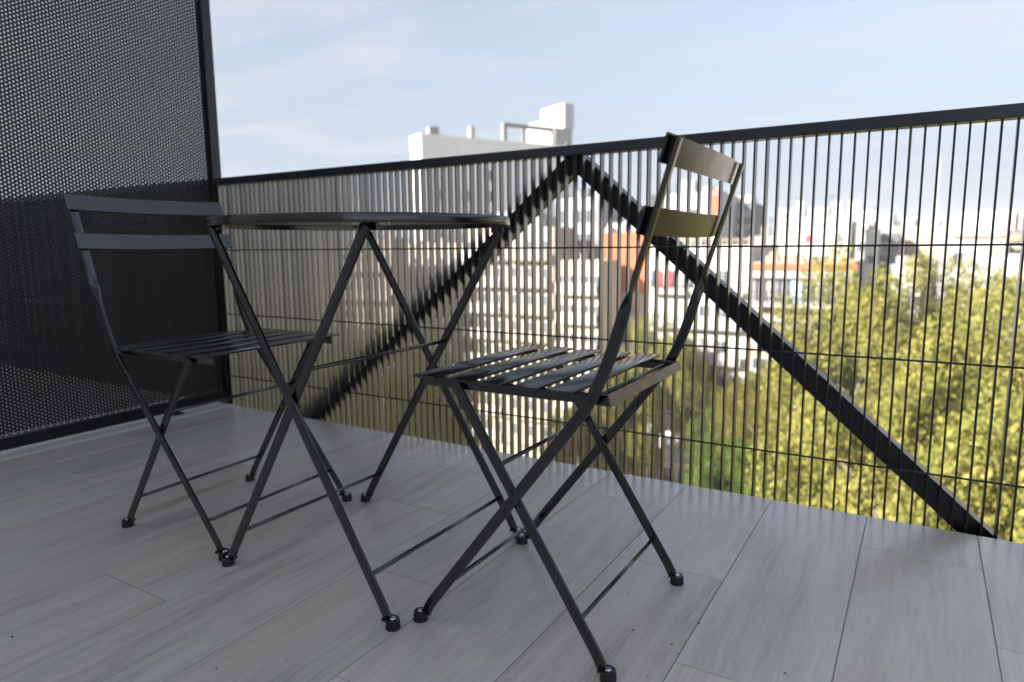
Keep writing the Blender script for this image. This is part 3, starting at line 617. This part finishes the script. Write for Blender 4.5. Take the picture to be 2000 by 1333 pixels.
# beyond the frame on the right the street front goes on (it is mirrored in the paint)
for i, (pl_, pr_, yt_, D_, m_) in enumerate(((2110, 2420, 470, 70, 'white'), (2450, 2900, 430, 66, 'cream'), (2960, 3900, 455, 60, 'pale'), (4000, 7000, 440, 58, 'white'))):
    b = Bld('apartment_block', ('white', 'cream', 'pale grey', 'second white')[i] + ' block of the street front beyond the right edge of the view', pl_, pr_, yt_, D_, 3 - 6 * i, 12, m_)
    b.rows(5, 2.6, 2.9, max(4, int(b.w / 3)), 1.2, 1.5, 'front', .1)

# antenna mast
p = pix(1822, 470, 125); mast = empty('antenna_mast', (p.x, p.y, GZ)); tag(mast, 'thin lattice antenna mast faint on the skyline at the right', 'mast')
bm = bmesh.new(); ht = pix(1822, 305, 125).z - GZ
for a in range(3):
    ca, sa_ = math.cos(a * 2.094), math.sin(a * 2.094); cyl_bm(bm, (.6 * ca, .6 * sa_, 0), (.14 * ca, .14 * sa_, ht), .06, 6)
for i in range(26):
    z = ht * i / 26; k0 = .6 - .46 * i / 26; k1 = .6 - .46 * (i + 1) / 26
    for a in range(3):
        c0_, s0_, c1_, s1_ = math.cos(a * 2.094), math.sin(a * 2.094), math.cos((a + 1) * 2.094), math.sin((a + 1) * 2.094); cyl_bm(bm, (k0 * c0_, k0 * s0_, z), (k1 * c1_, k1 * s1_, z + ht / 26), .03, 5)
link('lattice', mesh_of(bm, 'lattice'), BM['pale'], mast)

# ------------------------------------------------------------------ trees
def leaf_mat(name, cols, trans=0.42):
    m = bpy.data.materials.new(name); m.use_nodes = True; t = m.node_tree; t.nodes.clear()
    out = N(t, 'ShaderNodeOutputMaterial'); gi = N(t, 'ShaderNodeNewGeometry'); rp = N(t, 'ShaderNodeValToRGB')
    e = rp.color_ramp.elements; e[0].color = (*cols[0], 1); e[1].color = (*cols[-1], 1)
    for i, c in enumerate(cols[1:-1]): k_ = e.new((i + 1) / (len(cols) - 1)); k_.color = (*c, 1)
    tc = N(t, 'ShaderNodeTexCoord'); nz2 = N(t, 'ShaderNodeTexNoise'); nz2.inputs['Scale'].default_value = 2.2; t.links.new(tc.outputs['Object'], nz2.inputs['Vector'])
    ad = N(t, 'ShaderNodeMath', operation='MULTIPLY_ADD'); ad.inputs[1].default_value = 0.55; t.links.new(gi.outputs['Random Per Island'], ad.inputs[0])
    sc = N(t, 'ShaderNodeMapRange'); sc.inputs['From Min'].default_value = .3; sc.inputs['From Max'].default_value = .7; sc.inputs['To Max'].default_value = .45; t.links.new(nz2.outputs['Fac'], sc.inputs['Value']); t.links.new(sc.outputs[0], ad.inputs[2])
    t.links.new(ad.outputs[0], rp.inputs[0])
    d = N(t, 'ShaderNodeBsdfDiffuse'); tr = N(t, 'ShaderNodeBsdfTranslucent'); ms = N(t, 'ShaderNodeMixShader'); ms.inputs[0].default_value = trans
    t.links.new(rp.outputs[0], d.inputs['Color']); t.links.new(rp.outputs[0], tr.inputs['Color']); t.links.new(d.outputs[0], ms.inputs[1]); t.links.new(tr.outputs[0], ms.inputs[2]); t.links.new(ms.outputs[0], out.inputs['Surface'])
    return m
LM = {'yellow': leaf_mat('yellow_green_leaves', [(0.135, 0.160, 0.038), (0.270, 0.262, 0.074), (0.400, 0.352, 0.105)]),
      'olive': leaf_mat('olive_leaves', [(0.105, 0.108, 0.026), (0.185, 0.165, 0.038), (0.250, 0.190, 0.060)]),
      'green': leaf_mat('fresh_green_leaves', [(0.060, 0.100, 0.025), (0.110, 0.165, 0.040), (0.175, 0.220, 0.055)])}
M['bark'] = noise_mat('grey_bark', (0.10, 0.085, 0.07), (0.22, 0.19, 0.16), 3, rough=0.95, bump=0.4)
def crown_mesh(name, nblob, nleaf, size, seed, flat=1.25):
    r = np.random.default_rng(seed)
    d = r.normal(size=(nblob, 3)); d /= np.linalg.norm(d, axis=1)[:, None]; rad = r.uniform(.22, .88, nblob) ** .75
    bc = d * rad[:, None]; br = r.uniform(.12, .25, nblob)
    which = r.choice(nblob, nleaf, p=(br ** 2) / (br ** 2).sum())
    ld = r.normal(size=(nleaf, 3)); ld /= np.linalg.norm(ld, axis=1)[:, None]
    P = bc[which] + ld * (br[which] * r.uniform(.55, 1.08, nleaf))[:, None]
    P *= np.array([1, 1, flat])
    nrm = ld * .8 + r.normal(size=(nleaf, 3)) * .6 + np.array([0, 0, .25]); nrm /= np.linalg.norm(nrm, axis=1)[:, None]
    t = np.cross(nrm, r.normal(size=(nleaf, 3))); t /= np.linalg.norm(t, axis=1)[:, None]; b_ = np.cross(nrm, t)
    s = size * (.45 + 1.5 * r.random(nleaf) ** 2)[:, None]
    V = np.stack([P - t * s, P + b_ * s * .62 + nrm * s * .16, P + t * s, P - b_ * s * .62 + nrm * s * .16], 1).astype(np.float32)
    me = bpy.data.meshes.new(name); me.vertices.add(nleaf * 4); me.vertices.foreach_set('co', V.ravel())
    me.loops.add(nleaf * 4); me.loops.foreach_set('vertex_index', np.arange(nleaf * 4, dtype=np.int32)); me.polygons.add(nleaf); me.polygons.foreach_set('loop_start', np.arange(0, nleaf * 4, 4, dtype=np.int32)); me.update(calc_edges=True)
    return me, bc * np.array([1, 1, flat]), float(np.quantile(P[:, 2], .992))
CROWNS = {}
def crown(kind, var):
    if (kind, var) not in CROWNS:
        me, bc, zt_ = crown_mesh('crown', 85, 52000, 0.0165, 100 + var * 7 + len(kind)); me.materials.append(LM[kind]); CROWNS[(kind, var)] = (me, bc, zt_)
    return CROWNS[(kind, var)]
def tree(name, label, px, ytop, D, r, kind, var, rz=0.0, flat=1.0, group='street trees beyond the railing'):
    me, bc, zt_ = crown(kind, var); top = pix(px, ytop, D); hz = r * flat * zt_
    cz = top.z - hz
    root = empty(name, (top.x, top.y, GZ)); tag(root, label, 'tree', group)
    c = link('crown', me, None, root, (0, 0, cz - GZ), (0, 0, rz), (r, r, r * flat))
    # tapered trunk with limbs reaching into the clumps
    bm = bmesh.new(); rt = max(.16, r * .055); fork = max(2.0, (cz - GZ) - hz * .55)
    prev = Vector((0, 0, 0)); 
    n = 5
    for i in range(n):
        q_ = Vector((random.uniform(-.12, .12), random.uniform(-.12, .12), fork * (i + 1) / n)); cyl_bm(bm, prev, q_, rt * (1.15 - .1 * i), 8, rt * (1.05 - .1 * i)); prev = q_
    sel = sorted(range(len(bc)), key=lambda i: -np.linalg.norm(bc[i][:2]))[:16]
    for i in sel:
        v = Matrix.Rotation(rz, 3, 'Z') @ Vector((bc[i][0] * r, bc[i][1] * r, bc[i][2] * r * flat)); e = v + Vector((0, 0, cz - GZ)); mid = prev.lerp(e, .5) + Vector((random.uniform(-.3, .3), random.uniform(-.3, .3), .12 * r))
        cyl_bm(bm, prev - Vector((0, 0, .2)), mid, rt * .5, 6, rt * .33); cyl_bm(bm, mid, e, rt * .33, 6, rt * .1)
    link('trunk', mesh_of(bm, 'trunk', True), M['bark'], root)
    return root
tree('plane_tree', 'large yellow-green tree with rounded top left of the dip in the canopy', 1668, 520, 36, 4.3, 'yellow', 0, .3, 1.25)
tree('plane_tree', 'large yellow-green tree whose top stands highest, near the right edge', 1862, 522, 40, 4.2, 'yellow', 1, 1.1, 1.3)
tree('plane_tree', 'yellow-green tree cut by the right edge of the view', 2010, 574, 31, 4.0, 'yellow', 2, 2.0, 1.2)
tree('plane_tree', 'near yellow tree filling the lower right behind the bars', 1842, 668, 25, 4.4, 'yellow', 2, 4.1, 1.2)
tree('plane_tree', 'near yellow-green tree at the foot of the right brace', 1690, 760, 27, 3.9, 'yellow', 1, 5.2, 1.2)
tree('plane_tree', 'near yellow tree in the bottom right corner beyond the floor edge', 2010, 780, 21, 4.0, 'yellow', 0, 3.4, 1.2)
tree('plane_tree', 'browner loose tree left of the right brace, below the terracotta band building', 1562, 690, 40, 3.7, 'olive', 0, .8, 1.3)
tree('plane_tree', 'olive tree beside the parked cars, right of the gap', 1470, 730, 48, 3.4, 'olive', 1, 2.6, 1.2)
tree('plane_tree', 'small yellow tree in front of the white block, under the chair seat corner', 1290, 628, 56, 3.7, 'yellow', 0, 1.9, 1.2)
tree('plane_tree', 'yellow tree low in front of the white block, right of the chair', 1385, 712, 58, 3.4, 'yellow', 1, 3.0, 1.1)
tree('plane_tree', 'olive-yellow tree seen between the crossed legs of the front chair', 1205, 716, 52, 3.9, 'olive', 1, .2, 1.2)
tree('plane_tree', 'olive-yellow tree low behind the front chair seat', 1130, 800, 50, 3.4, 'olive', 0, 4.2, 1.2)
tree('plane_tree', 'yellow tree seen in slivers beside the left brace', 735, 650, 44, 4.6, 'yellow', 2, 1.2, 1.2)
tree('plane_tree', 'yellow tree seen in slivers behind the table legs', 610, 650, 40, 4.2, 'yellow', 1, 2.2, 1.2)
tree('plane_tree', 'olive tree low in slivers below the left brace', 840, 720, 47, 3.8, 'olive', 0, 2.8, 1.2)
tree('garden_tree', 'low fresh green tree at the floor edge, left of the right brace', 1435, 872, 36, 3.2, 'green', 0, .5, .8)
tree('garden_tree', 'small dark green tree above the fresh green one', 1405, 800, 50, 2.6, 'green', 1, 1.5, .9)
for i, (px_, yt_, D_) in enumerate(((2230, 600, 30), (2520, 672, 33), (2950, 700, 34), (3600, 720, 36), (4900, 760, 38))):
    tree('plane_tree', ('first', 'second', 'third', 'fourth', 'fifth')[i] + ' yellow-green street tree beyond the right edge of the view', px_, yt_, D_, 4.8, 'yellow', i % 3, i * 1.1, 1.25)

# ------------------------------------------------------------------ parked cars far below
def car_meshes():
    prof = [(-2.05, .35), (-2.1, .75), (-1.95, .95), (-1.35, 1.0), (-.75, 1.42), (.75, 1.46), (1.55, 1.02), (2.0, .9), (2.1, .6), (2.05, .35)]
    bm = bmesh.new(); A = []; 
    for y in (-.86, -.70, .70, .86):
        k_ = 1.0 if abs(y) < .8 else .96
        A.append([bm.verts.new((x * k_, y if z < 1.1 else y * .84, z if abs(y) < .8 or z < 1.1 else z - .05)) for x, z in prof])
    for a, c in zip(A[:-1], A[1:]):
        for i in range(len(prof)): j = (i + 1) % len(prof); bm.faces.new((a[i], a[j], c[j], c[i]))
    bm.faces.new(A[0][::-1]); bm.faces.new(A[-1]); bmesh.ops.recalc_face_normals(bm, faces=bm.faces)
    body = mesh_of(bm, 'body')
    def quad(ps, off):
        bm = bmesh.new(); f = bm.faces.new([bm.verts.new(p) for p in ps]); r_ = bmesh.ops.extrude_face_region(bm, geom=[f]); bmesh.ops.translate(bm, verts=[v for v in r_['geom'] if isinstance(v, bmesh.types.BMVert)], vec=off); bmesh.ops.recalc_face_normals(bm, faces=bm.faces); return mesh_of(bm, 'glass')
    ws = quad([(-1.29, -.58, 1.05), (-1.29, .58, 1.05), (-.80, .52, 1.40), (-.80, -.52, 1.40)], (-.03, 0, .03))
    rw = quad([(.82, -.52, 1.44), (.82, .52, 1.44), (1.48, .58, 1.07), (1.48, -.58, 1.07)], (.03, 0, .03))
    bm = bmesh.new(); cyl_bm(bm, (0, -.1, 0), (0, .1, 0), .32, 18); wh = mesh_of(bm, 'wheel')
    hl = box_mesh((-2.13, -.14, .62), (-2.02, .14, .76))
    return body, ws, rw, wh, hl
cb_, cws, crw, cwh, chl = car_meshes()
for m_, k_ in ((cws, 'glass'), (crw, 'glass'), (chl, 'frame')): m_.materials.append(BM[k_])
cwh.materials.append(M['rubber'])
for i, (px_, D_, c_, lab) in enumerate(((1338, 76, (0.04, 0.045, 0.055), 'dark car parked in the street below, nearest the floor edge'), (1352, 84, (0.30, 0.31, 0.33), 'silver car parked in the street below behind the dark one'), (1366, 78, (0.05, 0.05, 0.06), 'black car in the street below at the right of the silver one'))):
    p = pix(px_, 880, D_); root = empty('parked_car', (p.x, p.y, GZ + .02), -sa - math.pi / 2 + math.pi); tag(root, lab, 'car', 'cars in the street below')
    bmm = cb_.copy(); bmm.materials.append(noise_mat('car_paint_%d' % i, c_, tuple(x * 1.1 for x in c_), 3, rough=.25)); link('body', bmm, None, root); link('windscreen', cws, None, root); link('rear_window', crw, None, root)
    for sx in (-1.3, 1.3):
        for sy in (-.78, .78): link('wheel', cwh, None, root, (sx, sy, .32))
    for sy in (-.6, .6): link('headlight', chl, None, root, (0, sy, 0))

# ------------------------------------------------------------------ haze over the city
mh = bpy.data.materials.new('haze'); mh.use_nodes = True; th_ = mh.node_tree; th_.nodes.clear()
oh = N(th_, 'ShaderNodeOutputMaterial'); pv = N(th_, 'ShaderNodeVolumePrincipled'); pv.inputs['Color'].default_value = (0.93, 0.95, 1.0, 1); pv.inputs['Density'].default_value = 0.0007; pv.inputs['Anisotropy'].default_value = 0.0
th_.links.new(pv.outputs[0], oh.inputs['Volume'])
hzo = link('haze', box_mesh((-802, -802, GZ - 2), (802, 802, 23)), mh); tag(hzo, 'thin pale haze over the city', 'haze', kind='stuff')
